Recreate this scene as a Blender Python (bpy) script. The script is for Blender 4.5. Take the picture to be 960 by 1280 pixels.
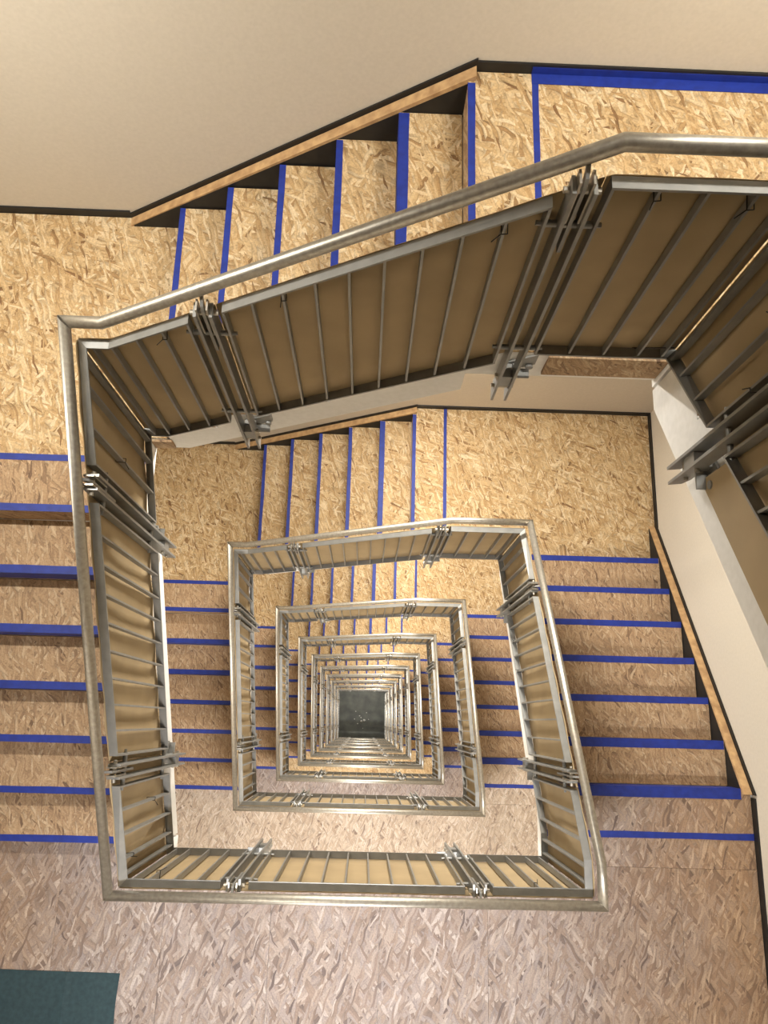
import bpy, bmesh, math, random
from mathutils import Vector, Matrix
random.seed(7)
C = bpy.context.scene.collection
for o in list(bpy.data.objects): bpy.data.objects.remove(o)

# ------------------------------------------------------------------ camera
F_PX, PITCH, YAW, ROLL = 981.0, 0.2615, 0.0196, 0.0316
CAM = Vector((0.0, 0.0, 4.8477))
cp, sp = math.cos(PITCH), math.sin(PITCH)
right, fwd, up = Vector((1, 0, 0)), Vector((0, sp, -cp)), Vector((0, cp, sp))
cy, sy = math.cos(YAW), math.sin(YAW)
right, fwd = cy*right - sy*fwd, cy*fwd + sy*right
cr, sr = math.cos(ROLL), math.sin(ROLL)
right, up = cr*right + sr*up, cr*up - sr*right
cam = bpy.data.cameras.new('camera'); camo = bpy.data.objects.new('camera', cam); C.objects.link(camo)
cam.sensor_fit = 'VERTICAL'; cam.sensor_height = 36.0; cam.lens = F_PX*36.0/1280.0
cam.clip_start = 0.02; cam.clip_end = 200
M = Matrix((right, up, -fwd)).transposed().to_4x4(); M.translation = CAM
camo.matrix_world = M
bpy.context.scene.camera = camo

# ------------------------------------------------------------------ world, exposure
sc = bpy.context.scene
sc.view_settings.view_transform = 'Standard'
try: sc.view_settings.look = 'None'
except Exception: pass
sc.view_settings.gamma = 1.0
sc.view_settings.use_curve_mapping = False
sc.view_settings.exposure = 0.0
w = bpy.data.worlds.new('world'); sc.world = w; w.use_nodes = True
w.node_tree.nodes['Background'].inputs[0].default_value = (1.0, 0.93, 0.82, 1)
w.node_tree.nodes['Background'].inputs[1].default_value = 0.02

FILL_TOP = 50.0          # added, unseen lamps over the open top of the stairwell
LAMP_STOREY = 135.0       # wall lamps of each storey
FILL_SOFFIT = 58.0       # unseen lamps added under each long landing to light the one below
WARM = (1.0, 0.965, 0.90)
COOL = (0.97, 0.97, 1.0)

# ------------------------------------------------------------------ measures
H, T = 0.175, 0.267                       # riser, going
ST = 20*H                                 # storey height
gW, gE, gS, gN = -1.028, 1.035, -0.712, 1.262     # guard lines round the well
wN, wE, wW, wS = 2.539, 2.317, -2.308, -1.992     # wall faces
FO = 0.045                                # fascia lies this far behind the guard line
NST = 10                                  # storeys in view
GROUND = 13*H - NST*ST
CEIL = 6.5
# per side: rotation, origin, first/last station, first nosing, risers, posts, start height, guard top at both ends
SIDES = {
 'W': dict(rot=math.pi/2, org=(gW, 0), s0=gS, s1=gN, n1=-0.6807, nr=7, posts=(-0.228, 0.827), z=0.0, wall=gW-wW,
           knots=[(gS, 1.06), (gN, 2.30)]),
 'N': dict(rot=0.0, org=(0, gN), s0=gW, s1=gE, n1=-0.9926, nr=6, posts=(-0.550, 0.495), z=7*H, wall=wN-gN,
           knots=[(gW, 1.075), (-.935, 1.075), (.560, 2.03), (gE, 2.03)]),
 'E': dict(rot=-math.pi/2, org=(gE, 0), s0=-gN, s1=-gS, n1=-1.275, nr=7, posts=(-0.827, 0.233), z=13*H, wall=wE-gE,
           knots=[(-gN, 0.98), (.575, 2.285), (-gS, 2.285)]),
 'S': dict(rot=math.pi, org=(0, gS), s0=-gE, s1=-gW, n1=None, nr=0, posts=(-0.543, 0.540), z=0.0, wall=gS-wS,
           knots=[(-gE, 1.06), (-gW, 1.06)]),
}
GH = 0.875                                # guard height between top and bottom rail
def nosing(S, s): return H + (s - S['n1'])*H/T
def gtop(S, s):
    k = S['knots']
    for (a, za), (b, zb) in zip(k[:-1], k[1:]):
        if s <= b: return za + (zb-za)*(max(s, a)-a)/(b-a)
    return k[-1][1]
def kinks(S): return [a for a, z in S['knots'][1:-1]]

# ------------------------------------------------------------------ materials
def newmat(name):
    m = bpy.data.materials.new(name); m.use_nodes = True
    nt = m.node_tree; b = nt.nodes['Principled BSDF']
    return m, nt, b
def lin(c): return tuple(((x/255)/12.92 if x/255 <= 0.04045 else ((x/255+0.055)/1.055)**2.4) for x in c) + (1,)
def ramp(nt, stops, interp='LINEAR'):
    r = nt.nodes.new('ShaderNodeValToRGB'); r.color_ramp.interpolation = interp
    e = r.color_ramp.elements
    while len(e) < len(stops): e.new(0.5)
    for i, (p, c) in enumerate(stops): e[i].position = p; e[i].color = lin(c)
    return r
def math_node(nt, op, a, b=None, c=None):
    n = nt.nodes.new('ShaderNodeMath'); n.operation = op
    for i, v in enumerate((a, b, c)):
        if v is None: continue
        if isinstance(v, (int, float)): n.inputs[i].default_value = v
        else: nt.links.new(v, n.inputs[i])
    return n.outputs[0]
def mix_rgb(nt, fac, a, b, blend='MIX'):
    n = nt.nodes.new('ShaderNodeMix'); n.data_type = 'RGBA'; n.blend_type = blend
    for s, v in ((n.inputs[0], fac), (n.inputs[6], a), (n.inputs[7], b)):
        if isinstance(v, (int, float)): s.default_value = v
        elif isinstance(v, tuple): s.default_value = v
        else: nt.links.new(v, s)
    return n.outputs[2]

def osb(name, stops, mottle=0.0, mottlecol=(150, 138, 134), seed=0, base=0.8, spread=1.2, size=1.0, side_tint=False):
    m, nt, b = newmat(name); L = nt.links
    geo = nt.nodes.new('ShaderNodeNewGeometry'); oi = nt.nodes.new('ShaderNodeObjectInfo')
    off = nt.nodes.new('ShaderNodeVectorMath'); off.operation = 'SCALE'
    cmb = nt.nodes.new('ShaderNodeCombineXYZ'); L.new(oi.outputs['Random'], cmb.inputs[0]); L.new(oi.outputs['Random'], cmb.inputs[1])
    L.new(cmb.outputs[0], off.inputs[0]); off.inputs['Scale'].default_value = 37.0
    sp_ = nt.nodes.new('ShaderNodeSeparateXYZ'); L.new(geo.outputs['Position'], sp_.inputs[0])
    cx_ = nt.nodes.new('ShaderNodeCombineXYZ')
    L.new(math_node(nt, 'MULTIPLY_ADD', sp_.outputs[2], 0.31, sp_.outputs[0]), cx_.inputs[0])
    L.new(math_node(nt, 'MULTIPLY_ADD', sp_.outputs[2], 0.95, sp_.outputs[1]), cx_.inputs[1]); L.new(sp_.outputs[2], cx_.inputs[2])
    add = nt.nodes.new('ShaderNodeVectorMath'); add.operation = 'ADD'
    L.new(cx_.outputs[0], add.inputs[0]); L.new(off.outputs[0], add.inputs[1])
    # a little bend in the strands
    nz = nt.nodes.new('ShaderNodeTexNoise'); nz.inputs['Scale'].default_value = 9.0; nz.inputs['Detail'].default_value = 1.0
    L.new(add.outputs[0], nz.inputs['Vector'])
    wob = nt.nodes.new('ShaderNodeVectorMath'); wob.operation = 'MULTIPLY_ADD'
    L.new(nz.outputs['Color'], wob.inputs[0]); wob.inputs[1].default_value = (0.045, 0.045, 0.045); L.new(add.outputs[0], wob.inputs[2])
    col = None; hgt = None
    rng = random.Random(seed + 11)
    specs = [(base + spread*e, a_/size, b_/size) for e, a_, b_ in ((-.35, 10, 58), (.55, 9, 56), (-.9, 11, 68), (.12, 9, 54), (.95, 12, 78), (-.6, 12, 84), (.3, 14, 110))]
    for i, (ang, sx, sy_) in enumerate(specs):
        mp = nt.nodes.new('ShaderNodeMapping'); mp.inputs['Rotation'].default_value = (0, 0, ang + rng.uniform(-.15, .15))
        mp.inputs['Location'].default_value = (rng.uniform(0, 9), rng.uniform(0, 9), 0)
        L.new(wob.outputs[0], mp.inputs['Vector'])
        sc_ = nt.nodes.new('ShaderNodeVectorMath'); sc_.operation = 'MULTIPLY'; sc_.inputs[1].default_value = (sx, sy_, 0.0)
        L.new(mp.outputs[0], sc_.inputs[0])
        vo = nt.nodes.new('ShaderNodeTexVoronoi'); vo.voronoi_dimensions = '2D'; vo.inputs['Scale'].default_value = 1.0; vo.inputs['Randomness'].default_value = 1.0
        L.new(sc_.outputs[0], vo.inputs['Vector'])
        sep = nt.nodes.new('ShaderNodeSeparateColor'); L.new(vo.outputs['Color'], sep.inputs[0])
        r = ramp(nt, stops, 'LINEAR'); L.new(sep.outputs[1], r.inputs[0])
        ed = nt.nodes.new('ShaderNodeMapRange'); L.new(vo.outputs['Distance'], ed.inputs['Value'])
        ed.inputs['From Min'].default_value = 0.38; ed.inputs['From Max'].default_value = 0.80; ed.inputs['To Min'].default_value = 1.0; ed.inputs['To Max'].default_value = 0.66  # strand-edge shadows painted in: colour darkens towards each cell border
        rc = nt.nodes.new('ShaderNodeVectorMath'); rc.operation = 'SCALE'; L.new(r.outputs[0], rc.inputs[0]); L.new(ed.outputs[0], rc.inputs['Scale'])
        if col is None: col = rc.outputs[0]; hgt = sep.outputs[2]
        else:
            f = math_node(nt, 'GREATER_THAN', sep.outputs[0], 0.66)
            col = mix_rgb(nt, f, col, rc.outputs[0])
            hm = nt.nodes.new('ShaderNodeMix'); L.new(f, hm.inputs[0]); L.new(hgt, hm.inputs[2]); L.new(sep.outputs[2], hm.inputs[3]); hgt = hm.outputs[0]
    # fine grain
    g = nt.nodes.new('ShaderNodeTexNoise'); g.inputs['Scale'].default_value = 140.0; g.inputs['Detail'].default_value = 2.0
    L.new(add.outputs[0], g.inputs['Vector'])
    gr = ramp(nt, [(0.3, (205, 205, 205)), (0.7, (255, 255, 255))]); L.new(g.outputs['Fac'], gr.inputs[0])
    col = mix_rgb(nt, 0.8, col, gr.outputs[0], 'MULTIPLY')
    if mottle > 0:
        d = nt.nodes.new('ShaderNodeTexNoise'); d.inputs['Scale'].default_value = 1.3; d.inputs['Detail'].default_value = 4.0
        L.new(geo.outputs['Position'], d.inputs['Vector'])
        dr = nt.nodes.new('ShaderNodeMapRange'); dr.inputs['From Min'].default_value = 0.3; dr.inputs['From Max'].default_value = 0.65
        dr.inputs['To Min'].default_value = mottle*0.55; dr.inputs['To Max'].default_value = mottle
        L.new(d.outputs['Fac'], dr.inputs['Value'])
        col = mix_rgb(nt, dr.outputs[0], col, lin(mottlecol))
    if side_tint:      # middle left grey, a honey tint multiplied in towards both side walls
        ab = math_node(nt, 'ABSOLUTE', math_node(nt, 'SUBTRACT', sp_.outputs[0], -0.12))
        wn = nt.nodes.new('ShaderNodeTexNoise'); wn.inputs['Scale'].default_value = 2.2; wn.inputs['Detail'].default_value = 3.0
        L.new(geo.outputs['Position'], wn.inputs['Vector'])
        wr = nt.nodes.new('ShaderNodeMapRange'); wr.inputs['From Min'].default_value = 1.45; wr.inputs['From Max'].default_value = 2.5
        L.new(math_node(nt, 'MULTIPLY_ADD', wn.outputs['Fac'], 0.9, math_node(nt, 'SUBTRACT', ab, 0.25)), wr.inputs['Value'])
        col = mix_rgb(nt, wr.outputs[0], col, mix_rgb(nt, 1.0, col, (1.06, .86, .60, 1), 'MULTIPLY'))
    L.new(col, b.inputs['Base Color']); b.inputs['Roughness'].default_value = 0.75
    bu = nt.nodes.new('ShaderNodeBump'); bu.inputs['Strength'].default_value = 0.25; bu.inputs['Distance'].default_value = 0.002
    L.new(hgt, bu.inputs['Height']); L.new(bu.outputs[0], b.inputs['Normal'])
    return m
def noisy(name, c1, c2, scale=20, rough=0.6, metal=0.0, bump=0.0, stretch=(1, 1, 1)):
    m, nt, b = newmat(name); L = nt.links
    tc = nt.nodes.new('ShaderNodeNewGeometry'); mp = nt.nodes.new('ShaderNodeMapping'); mp.inputs['Scale'].default_value = stretch
    L.new(tc.outputs['Position'], mp.inputs['Vector'])
    n = nt.nodes.new('ShaderNodeTexNoise'); n.inputs['Scale'].default_value = scale; n.inputs['Detail'].default_value = 4.0
    L.new(mp.outputs[0], n.inputs['Vector'])
    r = ramp(nt, [(0.3, c1), (0.7, c2)]); L.new(n.outputs['Fac'], r.inputs[0]); L.new(r.outputs[0], b.inputs['Base Color'])
    b.inputs['Roughness'].default_value = rough; b.inputs['Metallic'].default_value = metal
    if bump:
        bu = nt.nodes.new('ShaderNodeBump'); bu.inputs['Strength'].default_value = bump; bu.inputs['Distance'].default_value = 0.002
        L.new(n.outputs['Fac'], bu.inputs['Height']); L.new(bu.outputs[0], b.inputs['Normal'])
    return m
GOLD = [(0.0, (128, 92, 54)), (0.06, (176, 140, 92)), (0.35, (196, 163, 114)), (0.7, (208, 178, 132)), (1.0, (224, 200, 160))]
BROWN = [(0.0, (106, 78, 54)), (0.06, (156, 124, 90)), (0.35, (178, 145, 107)), (0.75, (190, 158, 119)), (1.0, (208, 182, 146))]
GREY = [(0.0, (84, 66, 56)), (0.06, (130, 107, 90)), (0.3, (158, 136, 116)), (0.55, (160, 146, 138)), (0.8, (172, 153, 136)), (1.0, (198, 184, 172))]
PALE = [(0.0, (120, 96, 78)), (0.06, (172, 148, 122)), (0.35, (192, 170, 144)), (0.75, (202, 182, 158)), (1.0, (216, 200, 180))]
MAT = {
 'osb_gold': osb('osb_board_clean', GOLD, seed=1, base=1.0, spread=1.25, size=1.15),
 'osb_brown': osb('osb_board_worn', BROWN, mottle=0.2, mottlecol=(152, 126, 100), seed=2, base=1.25, spread=.9),
 'osb_grey': osb('osb_board_grey', GREY, mottle=0.32, mottlecol=(150, 139, 136), seed=3, base=1.57, spread=.95, size=1.35, side_tint=True),
 'osb_pale': osb('osb_board_pale', PALE, mottle=0.15, mottlecol=(190, 176, 166), seed=4, base=1.57, spread=.9, size=1.3),
 'wall': noisy('wall_paint_beige', (198, 188, 170), (204, 194, 176), 60, 0.85, bump=0.05),
 'white': noisy('drywall_white', (222, 219, 212), (230, 227, 221), 40, 0.85, bump=0.05),
 'black': noisy('black_vinyl', (18, 17, 16), (26, 24, 22), 30, 0.5),
 'blacksteel': noisy('black_painted_steel', (16, 15, 14), (26, 24, 22), 30, 0.6),
 'steel': noisy('grey_painted_steel', (132, 131, 126), (146, 144, 138), 18, 0.42, 0.4),
 'stainless': noisy('brushed_stainless', (156, 149, 136), (178, 171, 157), 60, 0.42, 0.85),
 'board': noisy('tan_hardboard', (160, 138, 102), (172, 149, 111), 5, 0.8),
 'tape': noisy('blue_masking_tape', (13, 36, 118), (19, 46, 138), 25, 0.6),
 'pine': noisy('pine_strip', (160, 124, 84), (200, 164, 116), 22, 0.7, stretch=(1, 1, 1)),
 'mat': noisy('dark_green_canvas', (34, 54, 58), (44, 66, 70), 40, 0.8, bump=0.2),
 'concrete': noisy('dark_concrete', (40, 41, 37), (62, 63, 56), 3.0, 0.8, bump=0.2),
 'tie': noisy('black_nylon', (10, 10, 10), (16, 16, 16), 20, 0.5),
 'crumb': noisy('pale_debris', (120, 119, 112), (140, 138, 130), 20, 0.8),
}
def emis(name, col, s):
    m, nt, b = newmat(name); b.inputs['Base Color'].default_value = (0.9, 0.9, 0.9, 1)
    b.inputs['Emission Color'].default_value = (*col, 1); b.inputs['Emission Strength'].default_value = s
    return m
MAT['glow'] = emis('lamp_diffuser', WARM, 4.0)

# ------------------------------------------------------------------ mesh helpers
def mesh_of(name, bm, mat, smooth=False):
    bmesh.ops.recalc_face_normals(bm, faces=bm.faces[:])
    me = bpy.data.meshes.new(name); bm.to_mesh(me); bm.free()
    if mat: me.materials.append(MAT[mat])
    if smooth:
        for p in me.polygons: p.use_smooth = True
    return me
def link(name, me, parent=None, loc=(0, 0, 0)):
    o = bpy.data.objects.new(name, me); C.objects.link(o); o.location = loc
    if parent is not None: o.parent = parent
    return o
def obj(name, bm, mat, parent=None, loc=(0, 0, 0), smooth=False):
    return link(name, mesh_of(name, bm, mat, smooth), parent, loc)
def box(bm, x0, x1, y0, y1, z0, z1):
    v = [bm.verts.new(p) for p in ((x0,y0,z0),(x1,y0,z0),(x1,y1,z0),(x0,y1,z0),(x0,y0,z1),(x1,y0,z1),(x1,y1,z1),(x0,y1,z1))]
    for f in ((0,3,2,1),(4,5,6,7),(0,1,5,4),(1,2,6,5),(2,3,7,6),(3,0,4,7)): bm.faces.new([v[i] for i in f])
    return v
def bevelled(bm, w):
    bmesh.ops.bevel(bm, geom=bm.edges[:], offset=w, segments=1, affect='EDGES')
def prism_z(bm, pts, z0, z1):
    a = [bm.verts.new((x, y, z0)) for x, y in pts]; b = [bm.verts.new((x, y, z1)) for x, y in pts]
    n = len(pts); bm.faces.new(a[::-1]); bm.faces.new(b)
    for i in range(n): bm.faces.new((a[i], a[(i+1) % n], b[(i+1) % n], b[i]))
def prism_y(bm, pts, y0, y1):
    a = [bm.verts.new((x, y0, z)) for x, z in pts]; b = [bm.verts.new((x, y1, z)) for x, z in pts]
    n = len(pts); bm.faces.new(a); bm.faces.new(b[::-1])
    for i in range(n): bm.faces.new((a[i], b[i], b[(i+1) % n], a[(i+1) % n]))
def cyl(bm, p, q, r, seg=10):
    p, q = Vector(p), Vector(q); d = (q-p).normalized()
    u = d.orthogonal().normalized(); v = d.cross(u)
    A = [bm.verts.new(p + r*(math.cos(t)*u + math.sin(t)*v)) for t in [2*math.pi*i/seg for i in range(seg)]]
    B = [bm.verts.new(q + r*(math.cos(t)*u + math.sin(t)*v)) for t in [2*math.pi*i/seg for i in range(seg)]]
    for i in range(seg): bm.faces.new((A[i], A[(i+1) % seg], B[(i+1) % seg], B[i]))
    bm.faces.new(A[::-1]); bm.faces.new(B)
def sweep(bm, pts, r, seg=16, pre=None, post=None):
    """round tube along a polyline with mitred corners; pre and post give the mitre at the ends"""
    P = [Vector(p) for p in pts]; rings = []
    for i, p in enumerate(P):
        fw = (P[i+1]-p).normalized() if i < len(P)-1 else None
        bk = (p-P[i-1]).normalized() if i else None
        a = bk if bk is not None else ((p-Vector(pre)).normalized() if pre else fw)
        b = fw if fw is not None else ((Vector(post)-p).normalized() if post else bk)
        n = (a + b).normalized(); d0 = bk if bk is not None else fw
        side = Vector((0, 0, 1)).cross(d0).normalized(); upv = d0.cross(side); ring = []
        for k in range(seg):
            t = 2*math.pi*k/seg; q = p + r*(math.cos(t)*side + math.sin(t)*upv)
            ring.append(q + d0*((p - q).dot(n)/d0.dot(n)))
        rings.append([bm.verts.new(q) for q in ring])
    for a, b in zip(rings[:-1], rings[1:]):
        for k in range(seg): bm.faces.new((a[k], a[(k+1) % seg], b[(k+1) % seg], b[k]))
    bm.faces.new(rings[0][::-1]); bm.faces.new(rings[-1])
def empty(name, loc=(0, 0, 0), rz=0.0):
    o = bpy.data.objects.new(name, None); C.objects.link(o); o.location = loc; o.rotation_euler = (0, 0, rz)
    o.empty_display_size = 0.1
    return o
def tag(o, label, cat, group=None, kind=None):
    o['label'] = label
    if cat: o['category'] = cat
    if group: o['group'] = group
    if kind: o['kind'] = kind
    return o
def copy_tree(o, parent=None, dz=0.0):
    c = o.copy(); C.objects.link(c); c.parent = parent
    if parent is None: c.location.z += dz
    for ch in list(KIDS.get(o.name, ())): copy_tree(bpy.data.objects[ch], c)
    return c
KIDS = {}
def index_children():
    KIDS.clear()
    for o in bpy.data.objects:
        if o.parent: KIDS.setdefault(o.parent.name, []).append(o.name)

NUM = ['uppermost storey', 'second storey down', 'third storey down', 'fourth storey down', 'fifth storey down', 'sixth storey down',
       'seventh storey down', 'eighth storey down', 'ninth storey down', 'lowest full storey', 'shaft bottom']

# ================================================================== structure
def struct(name, bm, mat, label, cat):
    return tag(obj(name, bm, mat), label, cat, kind='structure')
bm = bmesh.new(); box(bm, wW-.15, wE+.15, wN, wN+.15, GROUND-.3, CEIL); struct('wall_north', bm, 'wall', 'beige painted wall beside the flight opposite the long landing', 'wall')
bm = bmesh.new(); box(bm, wE, wE+.15, wS-.15, wN, GROUND-.3, CEIL); struct('wall_east', bm, 'wall', 'cream painted wall beside the flight that climbs to the long landing', 'wall')
bm = bmesh.new(); box(bm, wW-.15, wW, wS-.15, wN, GROUND-.3, CEIL); struct('wall_west', bm, 'wall', 'beige wall beside the flight that leaves the long landing', 'wall')
bm = bmesh.new(); box(bm, wW, wE, wS-.15, wS, GROUND-.3, CEIL); struct('wall_south', bm, 'wall', 'beige wall behind the long landing', 'wall')
bm = bmesh.new(); box(bm, wW-.15, wE+.15, wS-.15, wN+.15, CEIL, CEIL+.15); struct('ceiling', bm, 'white', 'white ceiling over the stairwell', 'ceiling')
bm = bmesh.new(); box(bm, wW, wE, wS, wN, GROUND-.3, GROUND); struct('floor', bm, 'concrete', 'dark concrete floor at the bottom of the stairwell', 'floor')

OT = 0.012     # OSB thickness
fW, fE, fS, fN = gW-FO, gE+FO, gS-FO, gN+FO       # fascia faces round the well
yW7 = -0.6807 + 6*T; xN1 = -0.9926; xN6 = xN1 + 5*T; yE1 = 1.275; yE7 = yE1 - 6*T
WG = 0.012      # gap to the walls
def sheet_set(parent, polys, mat, z):
    for pl in polys:
        cx = sum(p[0] for p in pl)/len(pl); cy_ = sum(p[1] for p in pl)/len(pl)
        g = 0.0007
        pts = [(x + (g if x < cx else -g) - cx, y + (g if y < cy_ else -g) - cy_) for x, y in pl]
        bm = bmesh.new(); prism_z(bm, pts, -OT, 0.0)
        obj('osb_sheet', bm, mat, parent, (cx, cy_, z + random.uniform(-.0012, 0)))
def tape_strip(parent, x0, x1, y0, y1, z, name='tape'):
    """hand-torn strip of tape: edges wander by a millimetre or two"""
    bm = bmesh.new(); n = 9; along_x = (x1-x0) > (y1-y0)
    lo, hi = [], []
    for i in range(n):
        t = i/(n-1); j0, j1 = random.uniform(-.0016, .0016), random.uniform(-.0016, .0016)
        if along_x: lo.append((x0+(x1-x0)*t, y0+j0)); hi.append((x0+(x1-x0)*t, y1+j1))
        else: lo.append((x0+j0, y0+(y1-y0)*t)); hi.append((x1+j1, y0+(y1-y0)*t))
    prism_z(bm, lo + hi[::-1], z, z+.0012)
    return obj(name, bm, 'tape', parent)
def rect(x0, x1, y0, y1): return [(x0, y0), (x1, y0), (x1, y1), (x0, y1)]

def landing_S():
    r = empty('floor', (0, 0, 0))
    top = [(wW, wS), (wE, wS), (wE, yE7-.013), (fE, yE7-.013), (fE, fS), (fW, fS), (fW, -0.6807), (wW, -0.6807)]
    bm = bmesh.new(); prism_z(bm, top, -0.20, -OT-.001); obj('slab', bm, 'white', r)
    xs = [wW+WG, -1.665, -1.073, -0.477, 0.133, 0.743, fE, 1.85, wE-WG]
    P = []
    for a, b in zip(xs[:-1], xs[1:]):
        ytop = -0.6807 if b < fW + .02 else (fS if b < fE + .01 else -0.77)
        P.append(rect(a, b, wS+WG, ytop))
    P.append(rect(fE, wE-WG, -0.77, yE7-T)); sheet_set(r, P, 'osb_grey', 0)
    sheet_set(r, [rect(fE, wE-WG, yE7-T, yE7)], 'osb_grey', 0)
    tape_strip(r, fE+.01, wE-WG, yE7-T-.018, yE7-T+.018, 0.0)
    return r
def landing_NW():
    r = empty('floor', (0, 0, 7*H))
    top = [(wW, yW7+.013), (fW, yW7+.013), (fW, fN), (xN1, fN), (xN1, wN), (wW, wN)]
    bm = bmesh.new(); prism_z(bm, top, -0.135, -OT-.001); obj('slab', bm, 'white', r)
    sheet_set(r, [rect(wW+WG, fW, yW7, yW7+T)], 'osb_brown', 0)
    sheet_set(r, [[(wW+WG, yW7+T), (fW, yW7+T), (fW, fN), (xN1, fN), (xN1, wN-WG), (wW+WG, wN-WG)]], 'osb_gold', 0)
    tape_strip(r, wW+WG, fW-.01, yW7+T-.016, yW7+T+.016, 0.0)
    bm = bmesh.new(); box(bm, fW+.002, xN1+.02, fN-.013, fN-.001, -0.115, -0.02); obj('edge_board', bm, 'osb_brown', r)
    return r
def landing_NE():
    r = empty('floor', (0, 0, 13*H))
    top = [(xN6+.013, fN), (fE, fN), (fE, yE1), (wE, yE1), (wE, wN), (xN6+.013, wN)]
    bm = bmesh.new(); prism_z(bm, top, -0.205, -OT-.001); obj('slab', bm, 'white', r)
    sheet_set(r, [rect(xN6, xN6+T, fN, wN-WG)], 'osb_gold', 0)
    sheet_set(r, [[(xN6+T, fN), (fE, fN), (fE, yE1), (wE-WG, yE1), (wE-WG, wN-WG), (xN6+T, wN-WG)]], 'osb_gold', 0)
    tape_strip(r, xN6+T-.012, xN6+T+.014, fN+.01, wN-WG, 0.0)
    # OSB filler screwed on the landing edge below the guard
    bm = bmesh.new(); box(bm, 0.64, fE-.002, fN-.013, fN-.001, -0.165, -0.02); obj('edge_board', bm, 'osb_brown', r)
    return r
FL = {'S': landing_S(), 'NW': landing_NW(), 'NE': landing_NE()}
FLAB = {'S': ('long landing of strand board on the %s', 'landing'), 'NW': ('corner landing above the flight that leaves the long landing, %s', 'landing'),
        'NE': ('corner landing at the top of the opposite flight, %s', 'landing')}
for k_, o in FL.items(): tag(o, FLAB[k_][0] % NUM[0], FLAB[k_][1], kind='structure')

# baseboards (black vinyl)
def baseboard(name, x0, x1, y0, y1, z, label):
    bm = bmesh.new(); box(bm, x0, x1, y0, y1, z-.005, z+.045); struct(name, bm, 'black', label, 'baseboard')
for k in range(NST+1):
    z = -k*ST
    if k < NST:
        baseboard('baseboard_north', wW, xN1-.30, wN-.01, wN, z+7*H, 'black vinyl baseboard along the lower corner landing, ' + NUM[k])
        baseboard('baseboard_east', wE-.01, wE, wS, yE7-.05, z, 'black vinyl baseboard at the end of the long landing, ' + NUM[k])
    baseboard('baseboard_north', xN6+.03, wE, wN-.01, wN, z+13*H, 'black vinyl baseboard along the upper corner landing, ' + NUM[k])
    baseboard('baseboard_east', wE-.01, wE, yE1+.28, wN-.01, z+13*H, 'black vinyl baseboard on the side wall of the upper corner landing, ' + NUM[k])

# ================================================================== stair flights
TAPEW = {'W': [.034, .034, .036, .038, .040, .040, .036], 'N': [.027, .028, .028, .029, .042, .028], 'E': [.040, .040, .040, .042, .042, .052, .060]}
def flight(side, detail=True):
    S = SIDES[side]; nr = S['nr']; n1 = S['n1']
    r = empty('stair_flight', (S['org'][0], S['org'][1], S['z']), S['rot'])
    m0, m1 = FO, S['wall']-.066            # outward range of the treads
    drop = 0.365 if side != 'E' else 0.44
    low0 = {'W': -0.20, 'N': -0.135, 'E': -0.205}[side]; low1 = {'W': 7*H-.135, 'N': 6*H-.205, 'E': 7*H-.20}[side]
    # body: stepped top, sloped soffit, white plastered side towards the well
    pts = []
    for i in range(nr):
        s = n1 + i*T
        pts += [(s+.013, i*H-OT-.001), (s+.013, (i+1)*H-OT-.001)]
    send = n1 + (nr-1)*T + .013
    def sl(z): return n1 + (z + drop - H)*T/H
    sa = sl(low0); sb = sl(low1)
    bot = []
    if sb > send: bot += [(send, send*H/T - n1*H/T + H - drop)]
    else: bot += [(send, low1), (sb, low1)]
    if sa > n1+.013: bot += [(sa, low0), (n1+.013, low0)]
    else: bot += [(n1+.013, (n1+.013-n1)*H/T + H - drop)]
    bm = bmesh.new(); prism_y(bm, pts + bot, m0+.001, m1)
    obj('flight_body', bm, 'white', r)
    wood = 'osb_gold' if side == 'N' else 'osb_brown'
    treads, risers = [], []
    for i in range(1, nr+1):
        s = n1 + (i-1)*T
        if i < nr:
            bm = bmesh.new(); box(bm, -.0, T-.003, m0+.002, m1+random.uniform(-.004, .004), -OT, 0)
            obj('tread', bm, wood, r, (s, 0, i*H))
        bm = bmesh.new(); box(bm, 0.001, .012, m0+.002, m1, -H+.002, -OT-.001)
        obj('riser', bm, 'osb_brown', r, (s, 0, i*H))
        tw = TAPEW[side][i-1]; bm = bmesh.new()
        n = 9; lo = []; hi = []
        for j in range(n):
            m = m0+.004 + (m1-.006-m0)*j/(n-1)
            lo.append((-.0012, m)); hi.append((tw + random.uniform(-.0018, .0018), m))
        prism_z(bm, lo + hi[::-1], 0, .0012)
        if not ((side == 'W' and i == 7) or (side == 'N' and i == 6)):
            box(bm, -.0014, 0.0, m0+.004, m1-.006, -H*.8, 0.0012)
        obj('nosing_tape', bm, 'tape', r, (s, 0, i*H))
    # black steel string along the wall
    a, b = n1 - .30, send
    y0, y1 = m1+.003, S['wall']-.002
    bm = bmesh.new()
    za, zb = nosing(S, a)-.005, nosing(S, b)-.012
    prism_y(bm, [(a+.02, 0.0), (n1, 0.0), (n1+.01, -.10), (b, nr*H-.28), (b, zb), (a+.02, max(za, .01))], y0, y1); obj('wall_string', bm, 'blacksteel', r)
    bm = bmesh.new(); prism_y(bm, [(a-.01, za-.002), (b+.02, zb+.008), (b+.02, zb+.062), (a-.01, za+.05)], y1-.009, y1); obj('skirting', bm, 'black', r)
    return r
FLIGHT = {s: flight(s) for s in 'WNE'}
FTXT = {'W': 'strand board covered flight climbing away from the long landing, %s', 'N': 'strand board covered flight opposite the long landing, %s',
        'E': 'strand board covered flight climbing up to the long landing, %s'}
FGRP = {'W': 'flights leaving the long landings', 'N': 'flights opposite the long landings', 'E': 'flights climbing to the long landings'}
for s, o in FLIGHT.items(): tag(o, FTXT[s] % NUM[0], 'stairs', FGRP[s])

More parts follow.
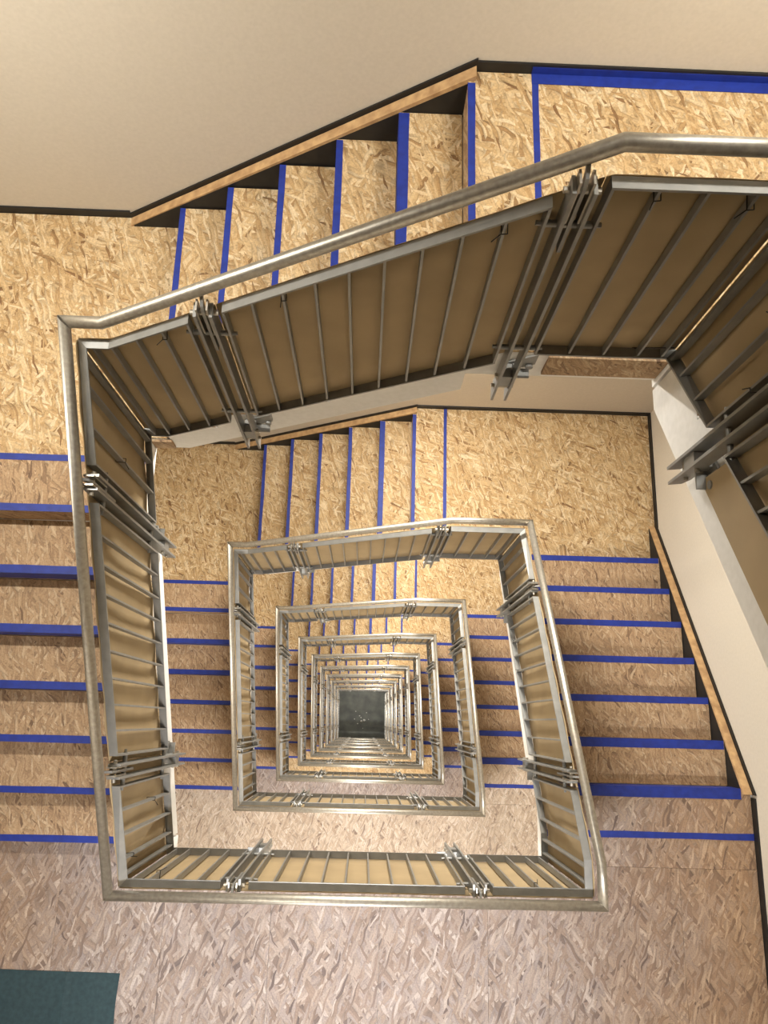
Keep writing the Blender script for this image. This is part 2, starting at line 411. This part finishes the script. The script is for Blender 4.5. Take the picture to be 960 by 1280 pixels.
# ================================================================== guards
def bar_along(bm, S, a, b, zf, w, th, mit0=False, mit1=False):
    """flat bar following the guard profile; mitred at the well corners"""
    st = [a] + [k for k in kinks(S) if a + .01 < k < b - .01] + [b]
    rings = []
    for i, s in enumerate(st):
        ring = []
        for m, dz in ((-w/2, -th), (w/2, -th), (w/2, 0), (-w/2, 0)):
            ss = s
            if i == 0 and mit0: ss = s - m
            if i == len(st)-1 and mit1: ss = s + m
            ring.append(bm.verts.new((ss, m, zf(min(max(s, S['s0']), S['s1'])) + dz)))
        rings.append(ring)
    for r0, r1 in zip(rings[:-1], rings[1:]):
        for j in range(4): bm.faces.new((r0[j], r0[(j+1) % 4], r1[(j+1) % 4], r1[j]))
    bm.faces.new(rings[0][::-1]); bm.faces.new(rings[-1])
HR_OUT, HR_UP, HR_R = 0.035, 0.09, 0.0215
def panels(S):
    p1, p2 = S['posts']; g = .062
    return [(S['s0'], p1-g, True, False), (p1+g, p2-g, False, False), (p2+g, S['s1'], False, True)]
def baluster_stations(a, b, mit0, mit1):
    if not mit0 and not mit1: n = 9
    else: n = max(2, round((b-a)/.108))
    st = [a + (b-a)*i/n for i in range(n+1)]
    if mit0: st = st[1:]; st = [a + .035] + st
    if mit1: st = st[:-1] + [b - .035]
    return st
def board_mesh(bm, S, a, b, amp, n_per, seed):
    """thin hardboard sheet tied behind the balusters, bulging a little between them"""
    rng = random.Random(seed); nx, nz = 26, 5; y = .0195
    F = []; B = []
    ph = rng.uniform(0, 6.28)
    for i in range(nx+1):
        s = a + (b-a)*i/nx; zt = gtop(S, s) - .004; zb = gtop(S, s) - GH - .012
        cf, cb = [], []
        for j in range(nz+1):
            t = j/nz
            wv = amp*min(1, 6*i/nx, 6*(nx-i)/nx)*(.5 + .5*math.sin(n_per*math.pi*2*i/nx + ph + 2.6*t))*(.3 + .7*math.sin(math.pi*min(max(t, 0), 1)))
            z = zb + (zt-zb)*t
            cf.append(bm.verts.new((s, y + wv, z))); cb.append(bm.verts.new((s, y + wv + .004, z)))
        F.append(cf); B.append(cb)
    for i in range(nx):
        for j in range(nz):
            bm.faces.new((F[i][j], F[i+1][j], F[i+1][j+1], F[i][j+1])); bm.faces.new((B[i][j], B[i][j+1], B[i+1][j+1], B[i+1][j]))
        bm.faces.new((F[i][0], B[i][0], B[i+1][0], F[i+1][0])); bm.faces.new((F[i][nz], F[i+1][nz], B[i+1][nz], B[i][nz]))
    for j in range(nz):
        bm.faces.new((F[0][j], F[0][j+1], B[0][j+1], B[0][j])); bm.faces.new((F[nx][j], B[nx][j], B[nx][j+1], F[nx][j+1]))
def bal_box(bm, s, S, slope):
    d = .004*slope
    z1 = gtop(S, s) - .009; z0 = gtop(S, s) - GH - .001
    v = box(bm, s-.004, s+.004, -.0135, .0135, z0, z1)
    for i, vv in enumerate(v): vv.co.z += (d if vv.co.x > s else -d)
def post_parts(S, p, root, lo=False):
    zt, zb = gtop(S, p), gtop(S, p) - GH
    slope = 0 if S['nr'] == 0 else H/T
    po = link('post', None, root, (p, 0, zt)) if False else None
    bm = bmesh.new()
    for e in (-1, 1):
        x0, x1 = sorted((e*.021, e*.031))
        y0, y1 = -.030, .022
        prof = [(y0, .030), (y1, .030), (y1, -GH-.28), (y1-.012, -GH-.33), (y0, -GH-.345), (y0, .030)]
        a = [bm.verts.new((x0, y, z)) for y, z in prof[:-1]]; b = [bm.verts.new((x1, y, z)) for y, z in prof[:-1]]
        n = len(a); bm.faces.new(a); bm.faces.new(b[::-1])
        for i in range(n): bm.faces.new((a[i], b[i], b[(i+1) % n], a[(i+1) % n]))
    po = obj('post', bm, 'steel', root, (p, 0, zt))
    def child(name, f, mat='steel', smooth=False):
        bm = bmesh.new(); f(bm); return obj(name, bm, mat, po, smooth=smooth)
    for zz in (-.13, -GH+.05):
        def rod(bm):
            cyl(bm, (-.072, 0, zz), (.072, 0, zz), .010); cyl(bm, (-.086, 0, zz), (-.072, 0, zz), .007, 6); cyl(bm, (.072, 0, zz), (.086, 0, zz), .007, 6)
        child('standoff_rod', rod)
    for zz, yy in ((-GH-.17, -.004), (-GH-.26, -.004)):
        child('bolt', lambda bm: (cyl(bm, (-.042, yy, zz), (.042, yy, zz), .0085, 8)), 'stainless')
    def topbolt(bm):
        cyl(bm, (-.046, .0, .004), (.046, .0, .004), .009, 8)
        box(bm, -.020, -.014, -.02, .02, -.10, .055); box(bm, .014, .020, -.02, .02, -.10, .055)
    child('top_clamp', topbolt, 'stainless')
    def arm(bm):
        path = [(.0, -.24), (.0, .02), (.008, .05), (HR_OUT, HR_UP-.02)]
        L_, R_ = [], []
        for i, (y, z) in enumerate(path):
            w_ = .017
            if i == 2: yo = .010
            L_.append([bm.verts.new((sx, y-w_*.7, z)) for sx in (-.005, .005)]); R_.append([bm.verts.new((sx, y+w_*.7, z)) for sx in (-.005, .005)])
        for i in range(len(path)-1):
            a, b, c, d = L_[i], R_[i], L_[i+1], R_[i+1]
            bm.faces.new((a[0], a[1], c[1], c[0])); bm.faces.new((b[0], d[0], d[1], b[1]))
            bm.faces.new((a[0], c[0], d[0], b[0])); bm.faces.new((a[1], b[1], d[1], c[1]))
        bm.faces.new((L_[0][0], R_[0][0], R_[0][1], L_[0][1])); bm.faces.new((L_[-1][0], L_[-1][1], R_[-1][1], R_[-1][0]))
    child('handrail_arm', arm)
    def bracket(bm):
        z0 = -GH - .20
        box(bm, -.020, .020, -.02, FO-.008, z0-.03, z0+.05)
        v = box(bm, -.02, .105, FO-.009, FO, z0-.02, z0+.055)
        for vv in v:
            vv.co.z += vv.co.x*slope
        box(bm, .022, .090, FO-.045, FO-.009, z0+.0, z0+.010); box(bm, .022, .030, FO-.045, FO-.009, z0+.01, z0+.055)
        cyl(bm, (.085, FO-.02, z0+.04), (.085, FO-.005, z0+.04), .014, 10)
    child('bracket', bracket)
    return po
def guard(side, amp):
    S = SIDES[side]; slope = 0 if S['nr'] == 0 else H/T
    r = empty('guard_railing', (S['org'][0], S['org'][1], S['z']), S['rot'])
    p1, p2 = S['posts']
    for q, (a, b, m0, m1) in enumerate(panels(S)):
        bm = bmesh.new(); bar_along(bm, S, a, b, lambda s: gtop(S, s), .034, .009, m0, m1); obj('top_rail', bm, 'steel', r)
        bm = bmesh.new(); bar_along(bm, S, a, b, lambda s: gtop(S, s) - GH, .036, .009, m0, m1); obj('bottom_rail', bm, 'steel', r)
        st = baluster_stations(a, b, m0, m1)
        for i, s in enumerate(st):
            end = (i == 0 and not m0) or (i == len(st)-1 and not m1)
            bm = bmesh.new(); sh = .004 if i == 0 and not m0 else (-.004 if end else 0)
            bal_box(bm, s + sh, S, slope if not end else 0)
            if end:
                for v in bm.verts: v.co.y *= 1.3
            obj('baluster', bm, 'steel', r)
    ba = [(S['s0'] - .017, p1 + .035), (p1 + .038, p2 + .05), (p2 + .053, S['s1'] + .0155)]
    for q, (a, b) in enumerate(ba):
        bm = bmesh.new(); board_mesh(bm, S, a, b, amp, max(1, (b-a)/.21), hash_(side, q)); obj('backing_board', bm, 'board', r, smooth=True)
    for p in S['posts']: post_parts(S, p, r)
    return r
def hash_(s, q): return 'WNES'.index(s)*10 + q
GUARD = {s: guard(s, {'W': .016, 'E': .016, 'N': .005, 'S': .004}[s]) for s in 'WNES'}
GTXT = {'W': 'steel guard railing with tan boards on the flight leaving the long landing, %s',
        'N': 'steel guard railing with tan boards, on the flight opposite the long landing, %s',
        'E': 'steel guard railing with tan boards, flight climbing to the long landing, %s',
        'S': 'level steel guard railing with tan boards edging the long landing, %s'}
GGRP = {'W': 'guard railings of the flights leaving the long landings', 'N': 'guard railings of the opposite flights',
        'E': 'guard railings of the flights up to the long landings', 'S': 'level guard railings of the long landings'}
for s, o in GUARD.items(): tag(o, GTXT[s] % NUM[0], 'railing', GGRP[s])

# ------------------------------------------------------------------ handrail tube of each side, mitred at the corners
def handrail(side):
    S = SIDES[side]; st = [S['s0'] - HR_OUT] + kinks(S) + [S['s1'] + HR_OUT]
    z = lambda q: gtop(S, min(max(q, S['s0']), S['s1'])) + HR_UP
    pts = [(q, HR_OUT, z(q)) for q in st]
    bm = bmesh.new()
    sweep(bm, pts, HR_R, pre=(st[0], HR_OUT - .5, pts[0][2]), post=(st[-1], HR_OUT - .5, pts[-1][2]))
    o = obj('handrail', bm, 'stainless', GUARD[side]); o['label'] = 'round brushed stainless steel handrail'
    for p in o.data.polygons: p.use_smooth = len(p.vertices) == 4
for s in 'WNES': handrail(s)

# ------------------------------------------------------------------ copies for the storeys below
index_children()
FULL = 5
def relabel(o, txt, k): o['label'] = txt % NUM[k]; return o
def merged(root, name_parts, root_name):
    """far storeys: a thing with few parts, same shapes joined per material"""
    pass
for k in range(1, NST):
    dz = -k*ST
    for key, o in FL.items():
        c = relabel(copy_tree(o, None, dz), FLAB[key][0], k)
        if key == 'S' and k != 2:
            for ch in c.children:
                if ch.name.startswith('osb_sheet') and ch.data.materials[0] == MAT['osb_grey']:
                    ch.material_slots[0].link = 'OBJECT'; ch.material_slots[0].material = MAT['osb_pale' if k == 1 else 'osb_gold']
    for s, o in FLIGHT.items(): relabel(copy_tree(o, None, dz), FTXT[s], k)
    for s, o in GUARD.items(): relabel(copy_tree(o, None, dz), GTXT[s], k)
k = NST
relabel(copy_tree(FLIGHT['E'], None, -k*ST), FTXT['E'], k); relabel(copy_tree(GUARD['E'], None, -k*ST), GTXT['E'], k)
# the landing the viewer leans from, above the uppermost storey
o = copy_tree(FL['S'], None, ST); o['label'] = 'topmost long landing at the head of the stairs'
o = copy_tree(GUARD['S'], None, ST); o['label'] = 'level steel guard railing edging the topmost long landing'
# blue tape along the wall edge of the top corner landing
tape_strip(FL['NE'], xN6+T-.012, wE-WG, wN-.062, wN-WG, 0.0013)
bm = bmesh.new(); box(bm, xN6+T-.012, wE-WG, wN-.0125, wN-.0105, .001, .034); obj('tape', bm, 'tape', FL['NE'])
# cable ties that hold the boards, on the two upper storeys
def tie(root, side, s, dz, turn):
    S = SIDES[side]; bm = bmesh.new(); z = gtop(S, s) + dz
    pts = [(-.006, -.018, -.004), (.010, -.020, .002), (.009, .018, .012), (-.007, .018, .008), (-.006, -.018, -.002), (-.010 - .02*turn, -.030, -.022)]
    sweep_any(bm, [Vector(p) for p in pts], .0016)
    obj('cable_tie', bm, 'tie', root, (s, 0, z))
def sweep_any(bm, P, r):
    for a, b in zip(P[:-1], P[1:]): cyl(bm, a, b, r, 5)
for side, (k, spots) in [(q[0], q[1:]) for q in (('N', 0, ((-.72, -.05, 1), (-.27, -.04, 0), (.33, -.05, 1), (.66, -.04, 0), (.90, -.06, 1))), ('W', 0, ((-.40, -.55, 1), (-.60, -.12, 0), (.98, -.4, 1))),
                      ('E', 0, ((-1.05, -.35, 1), (-.93, -.60, 0))), ('S', 0, ((.93, -.20, 1), (-.80, -.1, 0))), ('E', 1, ((-.55, -.8, 1), (-.35, -.8, 0))))]:
    root = [o for o in bpy.data.objects if o.get('label') == GTXT[side] % NUM[k]][0]
    st = [q for a, b, m0, m1 in panels(SIDES[side]) for q in baluster_stations(a, b, m0, m1)]
    for sp_, dz, tn in spots: tie(root, side, min(st, key=lambda q: abs(q - sp_)), dz, tn)
bm = bmesh.new(); cyl(bm, (.90, .02, 1.15), (1.02, -.01, 1.22), .002, 5); obj('loose_wire', bm, 'tie', GUARD['N'])

# ================================================================== loose things
def pine(side, k):
    S = SIDES[side]; a, b = S['n1'] - .30, S['n1'] + (S['nr']-1)*T + .03
    bm = bmesh.new(); za, zb = nosing(S, a), nosing(S, b) - .012
    prism_y(bm, [(a, za), (b, zb), (b, zb+.024), (a, za+.024)], S['wall'] - .062, S['wall'] - .014)
    root = [o for o in bpy.data.objects if o.get('label') == FTXT[side] % NUM[k]][0]
    obj('wall_strip', bm, 'pine', root)['label'] = 'pale pine strip along the wall'
for side, k in (('N', 0), ('N', 1), ('E', 1), ('W', 0)): pine(side, k)

# green canvas on the long landing
bm = bmesh.new(); nx, ny = 24, 12
x0, x1, y0, y1 = -2.05, -1.285, -1.90, -1.366
V = []
for i in range(nx+1):
    row = []
    for j in range(ny+1):
        u, v = i/nx, j/ny
        z = .003 + .004*math.exp(-((u-.62)/.03)**2) + .0015*math.sin(9*u+4*v) + .002*(v > .96)
        row.append((x0+(x1-x0)*u + .006*math.sin(7*v)*u, y0+(y1-y0)*v + .01*(1-u), max(.0025, z)))
    V.append(row)
top = [[bm.verts.new((x+1.65, y+1.6, z)) for x, y, z in r] for r in V]; bot = [[bm.verts.new((x+1.65, y+1.6, z-.002)) for x, y, z in r] for r in V]
for i in range(nx):
    for j in range(ny):
        bm.faces.new((top[i][j], top[i+1][j], top[i+1][j+1], top[i][j+1])); bm.faces.new((bot[i][j], bot[i][j+1], bot[i+1][j+1], bot[i+1][j]))
for i in range(nx):
    bm.faces.new((top[i][0], bot[i][0], bot[i+1][0], top[i+1][0])); bm.faces.new((top[i][ny], top[i+1][ny], bot[i+1][ny], bot[i][ny]))
for j in range(ny):
    bm.faces.new((top[0][j], top[0][j+1], bot[0][j+1], bot[0][j])); bm.faces.new((top[nx][j], bot[nx][j], bot[nx][j+1], top[nx][j+1]))
tag(obj('floor_mat', bm, 'mat', None, (-1.65, -1.6, 0)), 'dark green canvas mat lying on the strand board landing', 'mat')

# brown paper hanging over the white side of the top right flight
S = SIDES['E']; bm = bmesh.new(); a, b = -.775, .55
prism_y(bm, [(a, nosing(S, a)-.315), (b, nosing(S, b)-.315), (b, nosing(S, b)+.02), (a, nosing(S, a)+.02)], .030, .033)
obj('hanging_sheet', bm, 'board', GUARD['E'])['label'] = 'tan sheet hanging below the bottom rail'

# debris on the bottom floor
for i, (x, y, r_) in enumerate([(-.02, .02, .05), (.10, .06, .06), (-.12, .25, .03), (-.30, .45, .03), (.2, .4, .03), (-.05, .18, .03), (-.2, -.1, .03), (.05, -.3, .02), (.3, .1, .02), (-.35, .1, .03)]):
    bm = bmesh.new(); bmesh.ops.create_icosphere(bm, subdivisions=1, radius=r_)
    for v in bm.verts: v.co = Vector((v.co.x*random.uniform(.7, 1.3), v.co.y*random.uniform(.7, 1.3), max(0, v.co.z*.5 + r_*.3)))
    tag(obj('paper_scrap', bm, 'crumb', None, (x, y, GROUND)), 'small pale scrap on the dark floor at the bottom', 'scrap', 'scraps on the bottom floor')

# ================================================================== lamps
def wall_lamp(x, y, z, rot, power, col, length, label, group):
    """linear wall lamp: steel back plate, glowing diffuser and its light"""
    r = empty('wall_lamp', (x, y, z), rot)       # local -y points into the room
    bm = bmesh.new(); box(bm, -length/2, length/2, -.03, 0, -.06, .06); bevelled(bm, .004); obj('back_plate', bm, 'steel', r)
    bm = bmesh.new(); prof = [(-.03, -.045), (-.07, -.035), (-.09, 0), (-.07, .035), (-.03, .045)]
    a = [bm.verts.new((-length/2+.02, yy, zz)) for yy, zz in prof]; b = [bm.verts.new((length/2-.02, yy, zz)) for yy, zz in prof]
    n = len(prof); bm.faces.new(a); bm.faces.new(b[::-1])
    for i in range(n): bm.faces.new((a[i], b[i], b[(i+1) % n], a[(i+1) % n]))
    obj('diffuser', bm, 'glow', r)
    la = bpy.data.lights.new('lamp_light', 'AREA'); la.shape = 'RECTANGLE'; la.size = length; la.size_y = .12; la.energy = power; la.color = col
    lo = bpy.data.objects.new('lamp_light', la); C.objects.link(lo); lo.parent = r; lo.location = (0, -.10, 0)
    lo.rotation_euler = (-math.radians(76), 0, 0)
    tag(r, label, 'lamp', group)
for k in range(1, NST+1):
    wall_lamp(0.15, wN, .65 - (k-1)*ST, 0.0, LAMP_STOREY, WARM, 1.1, 'linear wall lamp above the flight opposite the long landing, ' + NUM[k], 'wall lamps')

def soffit_fill(k, power):
    """unseen linear lamp added under a long landing to light the one below"""
    r = empty('soffit_fill_lamp', (0.0, -1.38, -k*ST + ST - .20))
    bm = bmesh.new(); box(bm, -.62, .62, -.07, .07, -.03, 0); bevelled(bm, .004); obj('housing', bm, 'steel', r)
    bm = bmesh.new(); box(bm, -.60, .60, -.055, .055, -.05, -.03); bevelled(bm, .004); obj('diffuser', bm, 'glow_cool', r)
    la = bpy.data.lights.new('lamp_light', 'AREA'); la.shape = 'RECTANGLE'; la.size = 1.2; la.size_y = .11; la.energy = power; la.color = COOL; la.spread = math.radians(105 if k == 0 else 160)
    lo = bpy.data.objects.new('lamp_light', la); C.objects.link(lo); lo.parent = r; lo.location = (0, 0, -.055)
    tag(r, 'added linear lamp under the landing above the long landing, ' + NUM[k], 'lamp', 'added lamps under the long landings')
MAT['glow_cool'] = emis('fill_diffuser_cool', COOL, 4.0)
for k in range(NST): soffit_fill(k, FILL_SOFFIT*(1 if k == 0 else 1.6))
def fill(x, y, z, power, label, tilt):
    """linear pendant hung on two rods, added out of view, turned towards the wall"""
    r = empty('fill_lamp', (x, y, z))
    bm = bmesh.new(); box(bm, -.52, .52, -.05, .05, -.03, .03); bevelled(bm, .006); h_ = obj('housing', bm, 'steel', r); h_.rotation_euler.x = math.radians(tilt)
    bm = bmesh.new(); box(bm, -.50, .50, -.042, .042, -.045, -.03); bevelled(bm, .004); obj('diffuser', bm, 'glow', h_)
    for e in (-.4, .4):
        bm = bmesh.new(); cyl(bm, (e, 0, .02), (e, 0, CEIL - z), .006, 8); obj('hanger_rod', bm, 'steel', r)
    la = bpy.data.lights.new('lamp_light', 'AREA'); la.shape = 'RECTANGLE'; la.size = 1.0; la.size_y = .09; la.energy = power; la.color = WARM; la.spread = math.radians(128)
    lo = bpy.data.objects.new('lamp_light', la); C.objects.link(lo); lo.parent = h_; lo.location = (0, 0, -.05)
    tag(r, label, 'lamp', 'pendant lamps, added')
fill(-1.68, 1.40, 4.35, FILL_TOP*1.15, 'added linear pendant lamp hung over the lower corner landing', 2)
fill(1.45, 1.45, 4.75, FILL_TOP*.92, 'added linear pendant lamp hung over the upper corner landing', 28)
